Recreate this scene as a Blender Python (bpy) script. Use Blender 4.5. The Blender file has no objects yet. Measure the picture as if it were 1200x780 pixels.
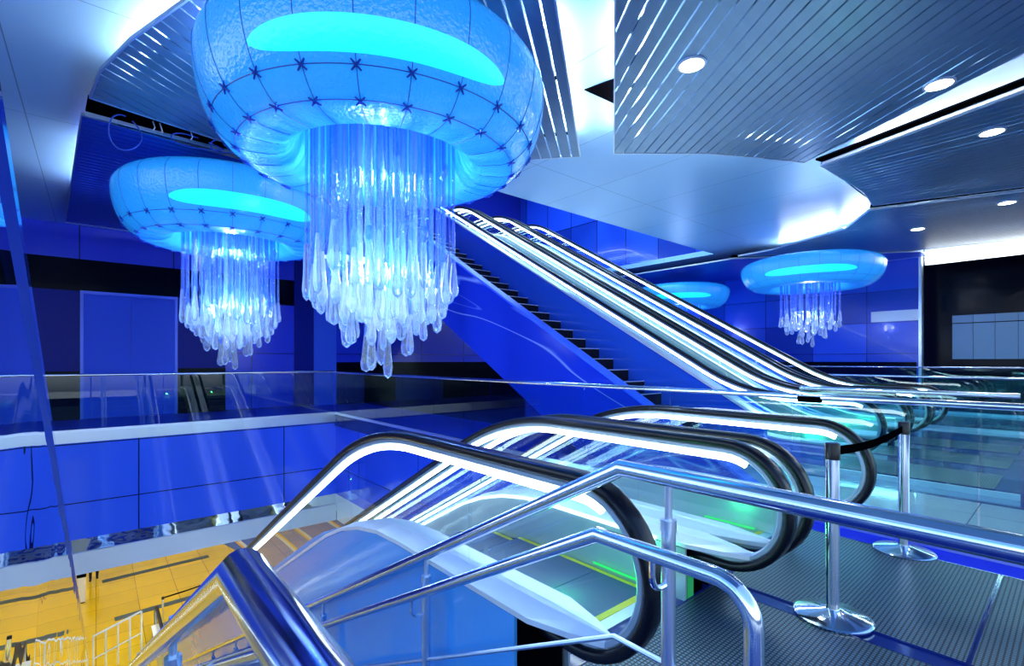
import bpy, bmesh, math, random
from mathutils import Vector, Matrix
random.seed(7)
sc = bpy.context.scene
COL = sc.collection
PI = math.pi

# ------------------------------------------------------------------ camera
# world axes: X runs across the escalators, Y along them, Z up
TH = math.atan2(488, 570)
cam = bpy.data.cameras.new('camera')
co = bpy.data.objects.new('camera', cam)
COL.objects.link(co)
co.location = (0, 0, 1.41)
co.rotation_euler = (PI/2, 0, -TH)
cam.sensor_width = 36
cam.lens = 36*570/1200
cam.shift_y = 32/1200
cam.clip_start = 0.02
sc.camera = co

vs = sc.view_settings
vs.view_transform = 'Standard'
vs.look = 'None'
vs.gamma = 1
vs.use_curve_mapping = False
vs.exposure = 0.45
sc.cycles.max_bounces = 10
sc.cycles.transparent_max_bounces = 40
sc.cycles.glossy_bounces = 5
sc.cycles.transmission_bounces = 8
sc.cycles.diffuse_bounces = 3
sc.cycles.sample_clamp_indirect = 6
sc.cycles.use_denoising = True

# ------------------------------------------------------------------ materials
def newmat(name):
    m = bpy.data.materials.new(name)
    m.use_nodes = True
    nt = m.node_tree
    return m, nt, nt.nodes['Principled BSDF'], nt.nodes['Material Output']

def P(name, col, rough=.4, metal=0., coat=0., bump=None, emit=None, estr=0., spec=.5, noise=None):
    m, nt, b, out = newmat(name)
    b.inputs['Base Color'].default_value = (*col, 1)
    b.inputs['Roughness'].default_value = rough
    b.inputs['Metallic'].default_value = metal
    b.inputs['Coat Weight'].default_value = coat
    b.inputs['Coat Roughness'].default_value = .05
    b.inputs['Specular IOR Level'].default_value = spec
    if emit:
        b.inputs['Emission Color'].default_value = (*emit, 1)
        b.inputs['Emission Strength'].default_value = estr
    tc = nt.nodes.new('ShaderNodeTexCoord')
    if noise:                                   # slight tone variation: (scale xyz, amount)
        mp = nt.nodes.new('ShaderNodeMapping'); mp.inputs['Scale'].default_value = noise[0]
        nz = nt.nodes.new('ShaderNodeTexNoise'); nz.inputs['Scale'].default_value = 1
        nz.inputs['Detail'].default_value = 4
        nt.links.new(tc.outputs['Object'], mp.inputs[0]); nt.links.new(mp.outputs[0], nz.inputs['Vector'])
        mx = nt.nodes.new('ShaderNodeMix'); mx.data_type = 'RGBA'
        a = noise[1]
        mx.inputs[6].default_value = (*[c*(1-a) for c in col], 1)
        mx.inputs[7].default_value = (*[min(1, c*(1+a)) for c in col], 1)
        nt.links.new(nz.outputs['Fac'], mx.inputs[0]); nt.links.new(mx.outputs[2], b.inputs['Base Color'])
    if bump:                                    # (scale xyz, strength, distance)
        mp = nt.nodes.new('ShaderNodeMapping'); mp.inputs['Scale'].default_value = bump[0]
        nz = nt.nodes.new('ShaderNodeTexNoise'); nz.inputs['Scale'].default_value = 1
        nz.inputs['Detail'].default_value = 2
        bp = nt.nodes.new('ShaderNodeBump'); bp.inputs['Strength'].default_value = bump[1]
        bp.inputs['Distance'].default_value = bump[2]
        nt.links.new(tc.outputs['Object'], mp.inputs[0]); nt.links.new(mp.outputs[0], nz.inputs['Vector'])
        nt.links.new(nz.outputs['Fac'], bp.inputs['Height']); nt.links.new(bp.outputs[0], b.inputs['Normal'])
        if coat: nt.links.new(bp.outputs[0], b.inputs['Coat Normal'])
    return m

def E(name, col, s):
    m, nt, b, out = newmat(name)
    nt.nodes.remove(b)
    e = nt.nodes.new('ShaderNodeEmission')
    e.inputs[0].default_value = (*col, 1); e.inputs[1].default_value = s
    nt.links.new(e.outputs[0], out.inputs[0])
    return m

def GLASS(name, tint, refl=1.0, bump=None, rough=0.0, gloss=(1, 1, 1)):
    m, nt, b, out = newmat(name)
    nt.nodes.remove(b)
    tr = nt.nodes.new('ShaderNodeBsdfTransparent'); tr.inputs[0].default_value = (*tint, 1)
    gl = nt.nodes.new('ShaderNodeBsdfGlossy'); gl.inputs['Roughness'].default_value = rough
    gl.inputs['Color'].default_value = (*gloss, 1)
    fr = nt.nodes.new('ShaderNodeFresnel'); fr.inputs[0].default_value = 1.5
    mul = nt.nodes.new('ShaderNodeMath'); mul.operation = 'MULTIPLY'; mul.inputs[1].default_value = refl
    mul.use_clamp = True
    mx = nt.nodes.new('ShaderNodeMixShader')
    ge = nt.nodes.new('ShaderNodeNewGeometry'); inv = nt.nodes.new('ShaderNodeMath'); inv.operation = 'SUBTRACT'; inv.inputs[0].default_value = 1
    nt.links.new(ge.outputs['Backfacing'], inv.inputs[1])          # a pane mirrors on its outer faces only
    m2 = nt.nodes.new('ShaderNodeMath'); m2.operation = 'MULTIPLY'
    nt.links.new(fr.outputs[0], mul.inputs[0]); nt.links.new(mul.outputs[0], m2.inputs[0]); nt.links.new(inv.outputs[0], m2.inputs[1])
    nt.links.new(m2.outputs[0], mx.inputs[0])
    nt.links.new(tr.outputs[0], mx.inputs[1]); nt.links.new(gl.outputs[0], mx.inputs[2])
    nt.links.new(mx.outputs[0], out.inputs[0])
    if bump:
        tc = nt.nodes.new('ShaderNodeTexCoord')
        mp = nt.nodes.new('ShaderNodeMapping'); mp.inputs['Scale'].default_value = bump[0]
        nz = nt.nodes.new('ShaderNodeTexNoise'); nz.inputs['Scale'].default_value = 1
        bp = nt.nodes.new('ShaderNodeBump'); bp.inputs['Strength'].default_value = bump[1]; bp.inputs['Distance'].default_value = bump[2]
        nt.links.new(tc.outputs['Object'], mp.inputs[0]); nt.links.new(mp.outputs[0], nz.inputs['Vector'])
        nt.links.new(nz.outputs['Fac'], bp.inputs['Height']); nt.links.new(bp.outputs[0], gl.inputs['Normal'])
    return m

def TILE(name, axes, size, col, line, lw=.012, rough=.3, metal=0., coat=0., off=(0, 0), spec=.5, var=0., linerough=None):
    """flat panels of the given size with thin joints; axes picks the two object coordinates"""
    m, nt, b, out = newmat(name)
    b.inputs['Roughness'].default_value = rough; b.inputs['Metallic'].default_value = metal
    b.inputs['Coat Weight'].default_value = coat; b.inputs['Coat Roughness'].default_value = .04
    b.inputs['Specular IOR Level'].default_value = spec
    tc = nt.nodes.new('ShaderNodeTexCoord'); sp = nt.nodes.new('ShaderNodeSeparateXYZ')
    nt.links.new(tc.outputs['Object'], sp.inputs[0])
    masks = []
    cells = []
    for i in range(2):
        d = nt.nodes.new('ShaderNodeMath'); d.operation = 'ADD'; d.inputs[1].default_value = off[i] + 1000*size[i]
        nt.links.new(sp.outputs[axes[i]], d.inputs[0])
        q = nt.nodes.new('ShaderNodeMath'); q.operation = 'DIVIDE'; q.inputs[1].default_value = size[i]
        nt.links.new(d.outputs[0], q.inputs[0])
        f = nt.nodes.new('ShaderNodeMath'); f.operation = 'FRACT'; nt.links.new(q.outputs[0], f.inputs[0])
        fl = nt.nodes.new('ShaderNodeMath'); fl.operation = 'FLOOR'; nt.links.new(q.outputs[0], fl.inputs[0])
        cells.append(fl)
        l = nt.nodes.new('ShaderNodeMath'); l.operation = 'LESS_THAN'; l.inputs[1].default_value = lw/size[i]
        nt.links.new(f.outputs[0], l.inputs[0]); masks.append(l)
    mxm = nt.nodes.new('ShaderNodeMath'); mxm.operation = 'MAXIMUM'
    nt.links.new(masks[0].outputs[0], mxm.inputs[0]); nt.links.new(masks[1].outputs[0], mxm.inputs[1])
    mx = nt.nodes.new('ShaderNodeMix'); mx.data_type = 'RGBA'
    mx.inputs[6].default_value = (*col, 1); mx.inputs[7].default_value = (*line, 1)
    nt.links.new(mxm.outputs[0], mx.inputs[0]); nt.links.new(mx.outputs[2], b.inputs['Base Color'])
    if var:
        cb = nt.nodes.new('ShaderNodeCombineXYZ')
        nt.links.new(cells[0].outputs[0], cb.inputs[0]); nt.links.new(cells[1].outputs[0], cb.inputs[1])
        wn = nt.nodes.new('ShaderNodeTexWhiteNoise'); wn.noise_dimensions = '3D'
        nt.links.new(cb.outputs[0], wn.inputs['Vector'])
        m2 = nt.nodes.new('ShaderNodeMix'); m2.data_type = 'RGBA'
        m2.inputs[6].default_value = (*[c*(1-var) for c in col], 1); m2.inputs[7].default_value = (*[min(1, c*(1+var)) for c in col], 1)
        nt.links.new(wn.outputs['Value'], m2.inputs[0]); nt.links.new(m2.outputs[2], mx.inputs[6])
    return m

M = {}
M['steel'] = P('brushed_steel', (.86, .91, .97), .13, 1.0)
M['steel_soft'] = P('satin_steel', (.70, .78, .88), .33, 1.0)
M['steel_deck'] = P('deck_steel', (.88, .93, .98), .32, .45)
M['guide'] = P('guide_steel', (.42, .50, .58), .3, .45)
M['rubber'] = P('black_rubber', (.002, .002, .006), .30, 0, coat=.10, spec=.3)
M['black'] = P('black_matt', (.0012, .0012, .002), .8, spec=0.)
M['blackgloss'] = P('black_gloss', (.002, .003, .010), .12, spec=.10)
M['glass'] = GLASS('clear_glass', (.90, .97, .98), 1.5)
M['glass_fence'] = GLASS('fence_glass', (.76, .92, .93), 1.3)
M['glass_screen'] = GLASS('screen_glass', (.72, .86, 1.0), 1.6, ((1.5, .9, 2.0), .18, .05))
M['glass_edge'] = P('glass_edge_blue', (.02, .06, .65), .1, 0, coat=1)
M['led'] = E('led_white', (.72, .93, 1.0), 9.0)
M['led_soft'] = E('led_soft', (.62, .90, 1.0), 3.0)
M['led_green'] = E('led_green', (.02, .8, .14), 1.0)
M['added_shaft_lamp'] = E('added_shaft_lamp', (.50, .85, 1.0), 45.0)
M['cove'] = E('cove_lamp', (.92, .96, 1.0), 95.0)
M['lens'] = E('downlight_lens', (.92, .97, 1.0), 14.0)
M['warm'] = E('added_lower_lamp', (1.0, .96, .88), 33.0)
M['clad'] = P('blue_cladding', (.03, .14, .88), .12, .1, coat=.8, bump=((1.1, 1.6, 1.1), .08, .05))
M['clad_light'] = P('pale_blue_cladding', (.07, .36, .80), .16, .0, coat=.35, spec=.3, bump=((.9, .7, 2.6), .14, .05))
M['door_frame'] = P('door_frame', (.09, .18, .85), .3, .2)
M['marble'] = P('blue_marble', (.012, .035, .55), .12, .1, coat=.8)
M['wall_blue'] = TILE('wall_blue_panels', (0, 2), (1.85, 1.6), (.028, .065, .88), (.004, .008, .12), .02, .22, 0, .2, (.30, 0))
M['wall_navy'] = P('wall_navy', (.010, .022, .30), .3, 0, spec=.1)
M['wall_bright'] = P('wall_bright_blue', (.05, .15, 1.0), .45, 0, spec=.2)
M['wall_side'] = TILE('wall_side_panels', (1, 2), (1.5, .95), (.016, .08, .88), (.004, .01, .2), .02, .25, .1, .3, (.2, .3), var=.45)
M['shaft'] = TILE('shaft_panels', (1, 2), (1.3, 2.2), (.016, .08, .72), (.003, .01, .1), .03, .2, .2, .5, var=.55)
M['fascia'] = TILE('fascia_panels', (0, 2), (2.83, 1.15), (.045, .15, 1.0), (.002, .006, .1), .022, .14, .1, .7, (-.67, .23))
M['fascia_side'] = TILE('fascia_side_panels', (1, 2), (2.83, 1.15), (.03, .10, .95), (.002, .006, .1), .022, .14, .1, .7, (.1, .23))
M['white_band'] = P('pale_band', (.75, .85, .95), .25, .1, coat=.4)
M['recess_panel'] = P('recess_panel', (.10, .20, .34), .3, .3)
M['beige'] = P('beige_plaster', (.86, .87, .84), .5)
M['chrome'] = P('wavy_chrome', (.75, .8, .85), .05, 1.0, bump=((1.6, 1, 2.5), .25, .05))
M['ceil'] = TILE('smooth_ceiling', (0, 1), (1.55, 3.1), (.31, .58, .90), (.12, .26, .50), .012, .38, .25, 0, (.7, .4))
M['slat'] = P('slat_metal', (.20, .32, .45), .32, .5, noise=((1, 9, 1), .12))
M['slat_blue'] = P('slat_blue', (.04, .11, .62), .30, .5)
M['trim_white'] = P('white_trim', (.85, .9, .97), .3, .3)
M['floor_gloss'] = P('dark_gloss_floor', (.010, .026, .20), .14, 0, coat=.35, spec=.3, noise=((.7, .7, .7), .4))
M['floor_ledge'] = P('ledge_floor', (.02, .06, .75), .35, 0, spec=.2)
M['floor_strip'] = P('strip_floor', (.015, .035, .75), .55, 0, spec=.08)
M['floor_tile'] = TILE('pale_tiles', (0, 1), (.9, .9), (.78, .82, .80), (.2, .2, .24), .008, .12, 0, .6, (.2, .27), var=.05)
M['yellow'] = TILE('yellow_tiles', (0, 1), (1.2, 1.2), (.92, .60, .015), (.42, .22, .02), .02, .12, 0, .5, var=.08)
M['strip'] = P('tactile_strip', (.06, .10, .12), .5)
M['step'] = P('step_metal', (.07, .11, .21), .4, .25, bump=((260, 2, 2), .4, .004))
M['step_yellow'] = P('step_yellow', (.85, .72, .02), .45)
M['riser'] = P('step_riser', (.06, .12, .22), .4, .25, bump=((260, 2, 2), .4, .004))
M['stone_dark'] = P('stair_dark', (.004, .005, .014), .6, 0, spec=.15)
M['stone_edge'] = P('stair_nosing', (.70, .80, .95), .3, .5)
M['stone'] = P('stair_stone', (.20, .28, .42), .3)
M['torus'] = P('glowing_shell', (.05, .36, .85), .24, 0, coat=.7, bump=((34, 34, 34), .45, .02), emit=(.006, .25, .82), estr=.50)
M['band'] = P('painted_reflection', (.02, .5, .9), .3, 0, bump=((26, 26, 26), .15, .02), emit=(.01, .72, 1.0), estr=.80)
M['seam'] = P('shell_seam', (.02, .10, .55), .4)
M['clamp'] = P('clamp_blue', (.015, .07, .5), .35, .3)
M['cable'] = P('cable_blue', (.06, .14, .7), .5)
M['cable_white'] = P('cable_white', (.85, .9, .95), .5)
M['skin'] = P('skin', (.45, .28, .2), .5)
M['cloth'] = P('dark_cloth', (.01, .012, .02), .8)
M['hair'] = P('hair', (.01, .008, .006), .6)
M['purple'] = P('post_head', (.16, .03, .12), .4)
M['green_panel'] = P('newel_green', (.03, .55, .10), .3, 0, coat=.4)

# mat of fine ribs: woven grid in object space
def mat_grid():
    m, nt, b, out = newmat('entrance_matting')
    b.inputs['Roughness'].default_value = .35; b.inputs['Metallic'].default_value = .35
    tc = nt.nodes.new('ShaderNodeTexCoord'); sp = nt.nodes.new('ShaderNodeSeparateXYZ')
    nt.links.new(tc.outputs['Object'], sp.inputs[0])
    ms = []
    for ax, pitch, w in ((0, .021, .36), (1, .021, .36)):
        a = nt.nodes.new('ShaderNodeMath'); a.operation = 'ADD'; a.inputs[1].default_value = 100*pitch*10
        nt.links.new(sp.outputs[ax], a.inputs[0])
        q = nt.nodes.new('ShaderNodeMath'); q.operation = 'DIVIDE'; q.inputs[1].default_value = pitch
        nt.links.new(a.outputs[0], q.inputs[0])
        f = nt.nodes.new('ShaderNodeMath'); f.operation = 'FRACT'; nt.links.new(q.outputs[0], f.inputs[0])
        l = nt.nodes.new('ShaderNodeMath'); l.operation = 'LESS_THAN'; l.inputs[1].default_value = w
        nt.links.new(f.outputs[0], l.inputs[0]); ms.append(l)
    mx = nt.nodes.new('ShaderNodeMath'); mx.operation = 'MAXIMUM'
    nt.links.new(ms[0].outputs[0], mx.inputs[0]); nt.links.new(ms[1].outputs[0], mx.inputs[1])
    c = nt.nodes.new('ShaderNodeMix'); c.data_type = 'RGBA'
    c.inputs[6].default_value = (.13, .21, .27, 1); c.inputs[7].default_value = (.006, .010, .03, 1)
    nt.links.new(mx.outputs[0], c.inputs[0]); nt.links.new(c.outputs[2], b.inputs['Base Color'])
    bp = nt.nodes.new('ShaderNodeBump'); bp.inputs['Strength'].default_value = .5; bp.inputs['Distance'].default_value = .006
    bp.invert = True
    nt.links.new(mx.outputs[0], bp.inputs['Height']); nt.links.new(bp.outputs[0], b.inputs['Normal'])
    return m
M['mat'] = mat_grid()

def mat_waves():
    m, nt, b, out = newmat('mosaic_waves')
    tc = nt.nodes.new('ShaderNodeTexCoord')
    w = nt.nodes.new('ShaderNodeTexWave'); w.inputs['Scale'].default_value = .11
    w.inputs['Distortion'].default_value = 5; w.inputs['Detail'].default_value = 1.2; w.inputs['Detail Scale'].default_value = .5
    cr = nt.nodes.new('ShaderNodeValToRGB'); cr.color_ramp.interpolation = 'CONSTANT'
    e = cr.color_ramp.elements
    e[0].position = 0; e[0].color = (.03, .12, .55, 1)
    e[1].position = .55; e[1].color = (.75, .75, .72, 1)
    x = e.new(.72); x.color = (.85, .45, .06, 1)
    x = e.new(.82); x.color = (.03, .12, .5, 1)
    nt.links.new(tc.outputs['Object'], w.inputs['Vector']); nt.links.new(w.outputs['Fac'], cr.inputs[0])
    nt.links.new(cr.outputs[0], b.inputs['Base Color']); b.inputs['Roughness'].default_value = .2
    return m
M['waves'] = mat_waves()

def mat_veined():
    """blue polished slab with a few pale veins running along it"""
    m, nt, b, out = newmat('veined_blue_stone')
    tc = nt.nodes.new('ShaderNodeTexCoord'); mr = nt.nodes.new('ShaderNodeMapping'); mp = nt.nodes.new('ShaderNodeMapping')
    mr.inputs['Rotation'].default_value = (math.radians(-21), 0, 0); mp.inputs['Scale'].default_value = (1, .12, 1.1)
    nz = nt.nodes.new('ShaderNodeTexNoise'); nz.inputs['Scale'].default_value = .9; nz.inputs['Detail'].default_value = 2
    nt.links.new(tc.outputs['Object'], mr.inputs[0]); nt.links.new(mr.outputs[0], mp.inputs[0]); nt.links.new(mp.outputs[0], nz.inputs['Vector'])
    cr = nt.nodes.new('ShaderNodeValToRGB'); e = cr.color_ramp.elements
    base = (.014, .045, .62, 1)
    e[0].position = 0; e[0].color = base
    e[1].position = 1; e[1].color = base
    for p, c in ((.478, base), (.484, (.35, .5, .95, 1)), (.490, base), (.56, base), (.563, (.12, .2, .8, 1)), (.566, base)):
        x = e.new(p); x.color = c
    nt.links.new(nz.outputs['Fac'], cr.inputs[0]); nt.links.new(cr.outputs[0], b.inputs['Base Color'])
    b.inputs['Roughness'].default_value = .14; b.inputs['Coat Weight'].default_value = .7; b.inputs['Coat Roughness'].default_value = .05
    return m
M['veined'] = mat_veined()

def mat_crystal():
    m, nt, b, out = newmat('crystal_glass')
    nt.nodes.remove(b)
    tr = nt.nodes.new('ShaderNodeBsdfTransparent'); tr.inputs[0].default_value = (.56, .73, 1, 1)
    gl = nt.nodes.new('ShaderNodeBsdfGlossy'); gl.inputs['Roughness'].default_value = .04
    tl = nt.nodes.new('ShaderNodeBsdfTranslucent'); tl.inputs[0].default_value = (.45, .7, 1, 1)
    fr = nt.nodes.new('ShaderNodeFresnel'); fr.inputs[0].default_value = 1.9
    tc = nt.nodes.new('ShaderNodeTexCoord')
    nz = nt.nodes.new('ShaderNodeTexNoise'); nz.inputs['Scale'].default_value = 45
    bp = nt.nodes.new('ShaderNodeBump'); bp.inputs['Strength'].default_value = 1.0; bp.inputs['Distance'].default_value = .01
    nt.links.new(tc.outputs['Object'], nz.inputs['Vector']); nt.links.new(nz.outputs['Fac'], bp.inputs['Height'])
    nt.links.new(bp.outputs[0], gl.inputs['Normal']); nt.links.new(bp.outputs[0], fr.inputs['Normal'])
    m1 = nt.nodes.new('ShaderNodeMixShader'); m1.inputs[0].default_value = .05
    nt.links.new(tr.outputs[0], m1.inputs[1]); nt.links.new(tl.outputs[0], m1.inputs[2])
    m2 = nt.nodes.new('ShaderNodeMixShader')
    ge = nt.nodes.new('ShaderNodeNewGeometry'); inv = nt.nodes.new('ShaderNodeMath'); inv.operation = 'SUBTRACT'; inv.inputs[0].default_value = 1
    nt.links.new(ge.outputs['Backfacing'], inv.inputs[1])
    mu = nt.nodes.new('ShaderNodeMath'); mu.operation = 'MULTIPLY'
    nt.links.new(fr.outputs[0], mu.inputs[0]); nt.links.new(inv.outputs[0], mu.inputs[1])
    nt.links.new(mu.outputs[0], m2.inputs[0]); nt.links.new(m1.outputs[0], m2.inputs[1]); nt.links.new(gl.outputs[0], m2.inputs[2])
    nt.links.new(m2.outputs[0], out.inputs[0])
    return m, nt, m2, out
def glow(r, col, s):
    m, nt, m2, out = r
    e = nt.nodes.new('ShaderNodeEmission'); e.inputs[0].default_value = (*col, 1); e.inputs[1].default_value = s
    a = nt.nodes.new('ShaderNodeAddShader')
    nt.links.new(m2.outputs[0], a.inputs[0]); nt.links.new(e.outputs[0], a.inputs[1]); nt.links.new(a.outputs[0], out.inputs[0])
    return m
M['crystal'] = glow(mat_crystal(), (.005, .06, .8), .10)
def mat_drop():
    m, nt, b, out = newmat('lit_crystal_drop')
    nt.nodes.remove(b)
    g = nt.nodes.new('ShaderNodeBsdfGlass'); g.inputs['Color'].default_value = (.86, .93, 1, 1); g.inputs['Roughness'].default_value = .03; g.inputs['IOR'].default_value = 1.45
    tc = nt.nodes.new('ShaderNodeTexCoord'); nz = nt.nodes.new('ShaderNodeTexNoise'); nz.inputs['Scale'].default_value = 22
    bp = nt.nodes.new('ShaderNodeBump'); bp.inputs['Strength'].default_value = .5; bp.inputs['Distance'].default_value = .01
    nt.links.new(tc.outputs['Object'], nz.inputs['Vector']); nt.links.new(nz.outputs['Fac'], bp.inputs['Height']); nt.links.new(bp.outputs[0], g.inputs['Normal'])
    tl = nt.nodes.new('ShaderNodeBsdfTranslucent'); tl.inputs[0].default_value = (.8, .9, 1, 1)
    mx = nt.nodes.new('ShaderNodeMixShader'); mx.inputs[0].default_value = .07
    nt.links.new(g.outputs[0], mx.inputs[1]); nt.links.new(tl.outputs[0], mx.inputs[2])
    return glow((m, nt, mx, out), (.45, .68, 1), .05)
M['drop'] = mat_drop()

# ------------------------------------------------------------------ mesh helpers
class MB:
    def __init__(s): s.v = []; s.f = []; s.m = []
    def add(s, vs, fs, mi=0):
        o = len(s.v); s.v += [tuple(p) for p in vs]
        for f in fs: s.f.append(tuple(i+o for i in f)); s.m.append(mi)
    def box(s, x0, x1, y0, y1, z0, z1, mi=0):
        s.add([(x0,y0,z0),(x1,y0,z0),(x1,y1,z0),(x0,y1,z0),(x0,y0,z1),(x1,y0,z1),(x1,y1,z1),(x0,y1,z1)],
              [(0,3,2,1),(4,5,6,7),(0,1,5,4),(1,2,6,5),(2,3,7,6),(3,0,4,7)], mi)
    def prism_z(s, poly, z0, z1, mi=0):
        n = len(poly)
        s.add([(x,y,z0) for x,y in poly]+[(x,y,z1) for x,y in poly],
              [tuple(range(n-1,-1,-1)), tuple(range(n,2*n))]+[(i,(i+1)%n,n+(i+1)%n,n+i) for i in range(n)], mi)
    def prism_x(s, poly, x0, x1, mi=0):
        n = len(poly)
        s.add([(x0,y,z) for y,z in poly]+[(x1,y,z) for y,z in poly],
              [tuple(range(n)), tuple(range(2*n-1,n-1,-1))]+[(i,n+i,n+(i+1)%n,(i+1)%n) for i in range(n)], mi)
    def sweep_yz(s, path, cross, x0, mi=0, scales=None):
        """sweep cross-section [(dx, dn)] along a path of (y, z) lying in the plane X = x0"""
        n = len(cross); rings = []
        for i, (y, z) in enumerate(path):
            a = path[max(i-1,0)]; b = path[min(i+1,len(path)-1)]
            d1 = Vector((y-a[0], z-a[1])); d2 = Vector((b[0]-y, b[1]-z))
            if d1.length < 1e-9: d1 = d2
            if d2.length < 1e-9: d2 = d1
            d1.normalize(); d2.normalize()
            t = (d1+d2)
            t = t.normalized() if t.length > 1e-6 else d1
            k = 1/max(.35, t.dot(d1))
            nx, nz = -t.y, t.x
            sc_ = scales[i] if scales else 1
            rings.append([(x0+dx*sc_, y+nx*dn*k, z+nz*dn*k) for dx, dn in cross])
        vs = [p for r in rings for p in r]; fs = []
        for i in range(len(rings)-1):
            for j in range(n):
                fs.append((i*n+j, i*n+(j+1)%n, (i+1)*n+(j+1)%n, (i+1)*n+j))
        fs.append(tuple(range(n-1,-1,-1))); fs.append(tuple((len(rings)-1)*n+j for j in range(n)))
        s.add(vs, fs, mi)
    def tube(s, pts, r, n=10, mi=0):
        pts = [Vector(p) for p in pts]; rad = r if isinstance(r, (list, tuple)) else [r]*len(pts)
        up = None; rings = []
        for i, p in enumerate(pts):
            a = pts[max(i-1,0)]; b = pts[min(i+1,len(pts)-1)]
            t = (b-a).normalized()
            if up is None:
                up = Vector((0,0,1)) if abs(t.z) < .9 else Vector((1,0,0))
            up = (up - t*up.dot(t)).normalized(); w = t.cross(up)
            rings.append([p+(up*math.cos(2*PI*k/n)+w*math.sin(2*PI*k/n))*rad[i] for k in range(n)])
        vs = [tuple(q) for rr in rings for q in rr]; fs = []
        for i in range(len(rings)-1):
            for j in range(n): fs.append((i*n+j, i*n+(j+1)%n, (i+1)*n+(j+1)%n, (i+1)*n+j))
        fs.append(tuple(range(n-1,-1,-1))); fs.append(tuple((len(rings)-1)*n+j for j in range(n)))
        s.add(vs, fs, mi)
    def lathe(s, prof, c=(0,0,0), n=24, mi=0):
        vs = []; fs = []
        for r, z in prof:
            for k in range(n):
                a = 2*PI*k/n; vs.append((c[0]+r*math.cos(a), c[1]+r*math.sin(a), c[2]+z))
        for i in range(len(prof)-1):
            for k in range(n): fs.append((i*n+k, i*n+(k+1)%n, (i+1)*n+(k+1)%n, (i+1)*n+k))
        if prof[0][0] > 1e-6: fs.append(tuple(range(n-1,-1,-1)))
        if prof[-1][0] > 1e-6: fs.append(tuple((len(prof)-1)*n+k for k in range(n)))
        s.add(vs, fs, mi)
    def build(s, name, mats, parent=None, smooth=False, loc=None):
        me = bpy.data.meshes.new(name); me.from_pydata(s.v, [], s.f)
        if not isinstance(mats, (list, tuple)): mats = [mats]
        for m in mats: me.materials.append(m)
        for p, mi in zip(me.polygons, s.m): p.material_index = mi
        bm = bmesh.new(); bm.from_mesh(me)
        bmesh.ops.remove_doubles(bm, verts=bm.verts, dist=1e-6)
        bmesh.ops.recalc_face_normals(bm, faces=bm.faces)
        bm.to_mesh(me); bm.free()
        if smooth:
            me.polygons.foreach_set('use_smooth', [True]*len(me.polygons))
            try: me.set_sharp_from_angle(angle=math.radians(40))
            except Exception: pass
        o = bpy.data.objects.new(name, me); COL.objects.link(o)
        if parent: o.parent = parent
        if loc: o.location = loc
        return o

def tag(o, label=None, cat=None, group=None, kind=None):
    if label: o['label'] = label
    if cat: o['category'] = cat
    if group: o['group'] = group
    if kind: o['kind'] = kind
    return o
def thing(name, label, cat, loc=(0,0,0), group=None, rz=0):
    o = bpy.data.objects.new(name, None); COL.objects.link(o)
    o.empty_display_size = .1; o.location = loc; o.rotation_euler = (0,0,rz)
    return tag(o, label, cat, group)
def kids(o): return list(o.children)
def copy_tree(o, parent=None):
    c = o.copy(); COL.objects.link(c)
    if parent: c.parent = parent
    for ch in kids(o): copy_tree(ch, c)
    return c
def struct(name, mb, mat, smooth=False): return tag(mb.build(name, mat, None, smooth), kind='structure')
def sbox(name, dims, mat):
    b = MB(); b.box(*dims); return struct(name, b, mat)
def circ(r, n=14): return [(r*math.cos(2*PI*k/n), r*math.sin(2*PI*k/n)) for k in range(n)]
def rrect(w, h, r, k=3):
    out = []
    for cx, cy, a0 in ((w/2-r,h/2-r,0),(-w/2+r,h/2-r,PI/2),(-w/2+r,-h/2+r,PI),(w/2-r,-h/2+r,1.5*PI)):
        for i in range(k+1):
            a = a0+PI/2*i/k; out.append((cx+r*math.cos(a), cy+r*math.sin(a)))
    return out

# ------------------------------------------------------------------ levels
ZL = -7.5           # lower concourse floor
ZC = 4.62           # smooth ceiling
ZI = 4.40           # slatted panels
MD = .532           # slope of the flights going down
MU = .577           # slope of the flights going up
YB = 12.7           # far edge of the void
YW = 15.5           # end wall
XF = 4.78           # fence along the void
XR = 18.2           # right wall

# ------------------------------------------------------------------ setting
b = MB()
b.box(-2.6, 1.37, -4, 1.0, -.3, 0); b.box(1.37, XF, -4, 1.60, -.3, 0)
b.box(XF, 21, -4, YW, -.3, 0); b.box(-2.6, XF, YB+.02, YW, -.3, 0)
b.box(XF-.02, XF+.10, -4, YB, -.3, 0.012)
struct('floor', b, M['floor_gloss'])
sbox('trim_1', (XF-.26, XF+.12, -4, 1.6, -.01, .004), M['floor_strip'])
b = MB(); b.box(XF+.12, 6.62, -4, 4.2, 0, .004); struct('floor_tiles', b, M['floor_tile'])
b = MB(); b.box(-2.5, XF, YB+.1, YW-.02, 0, .005); b.box(XF+.12, 6.7, 4.2, YW-.02, 0, .005); struct('floor_ledge', b, M['floor_ledge'])
b = MB(); b.box(-9, 20, 0, 31, ZL-.3, ZL); struct('floor_lower', b, M['yellow'])

b = MB()
b.box(-2.6, 21, -1.6, 7.2, ZC, ZC+.15); b.box(-2.6, 5.2, 7.2, YW+.2, ZC, ZC+.15); b.box(14.2, 21, 7.2, YW+.2, ZC, ZC+.15)
struct('ceiling', b, M['ceil'])
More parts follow.
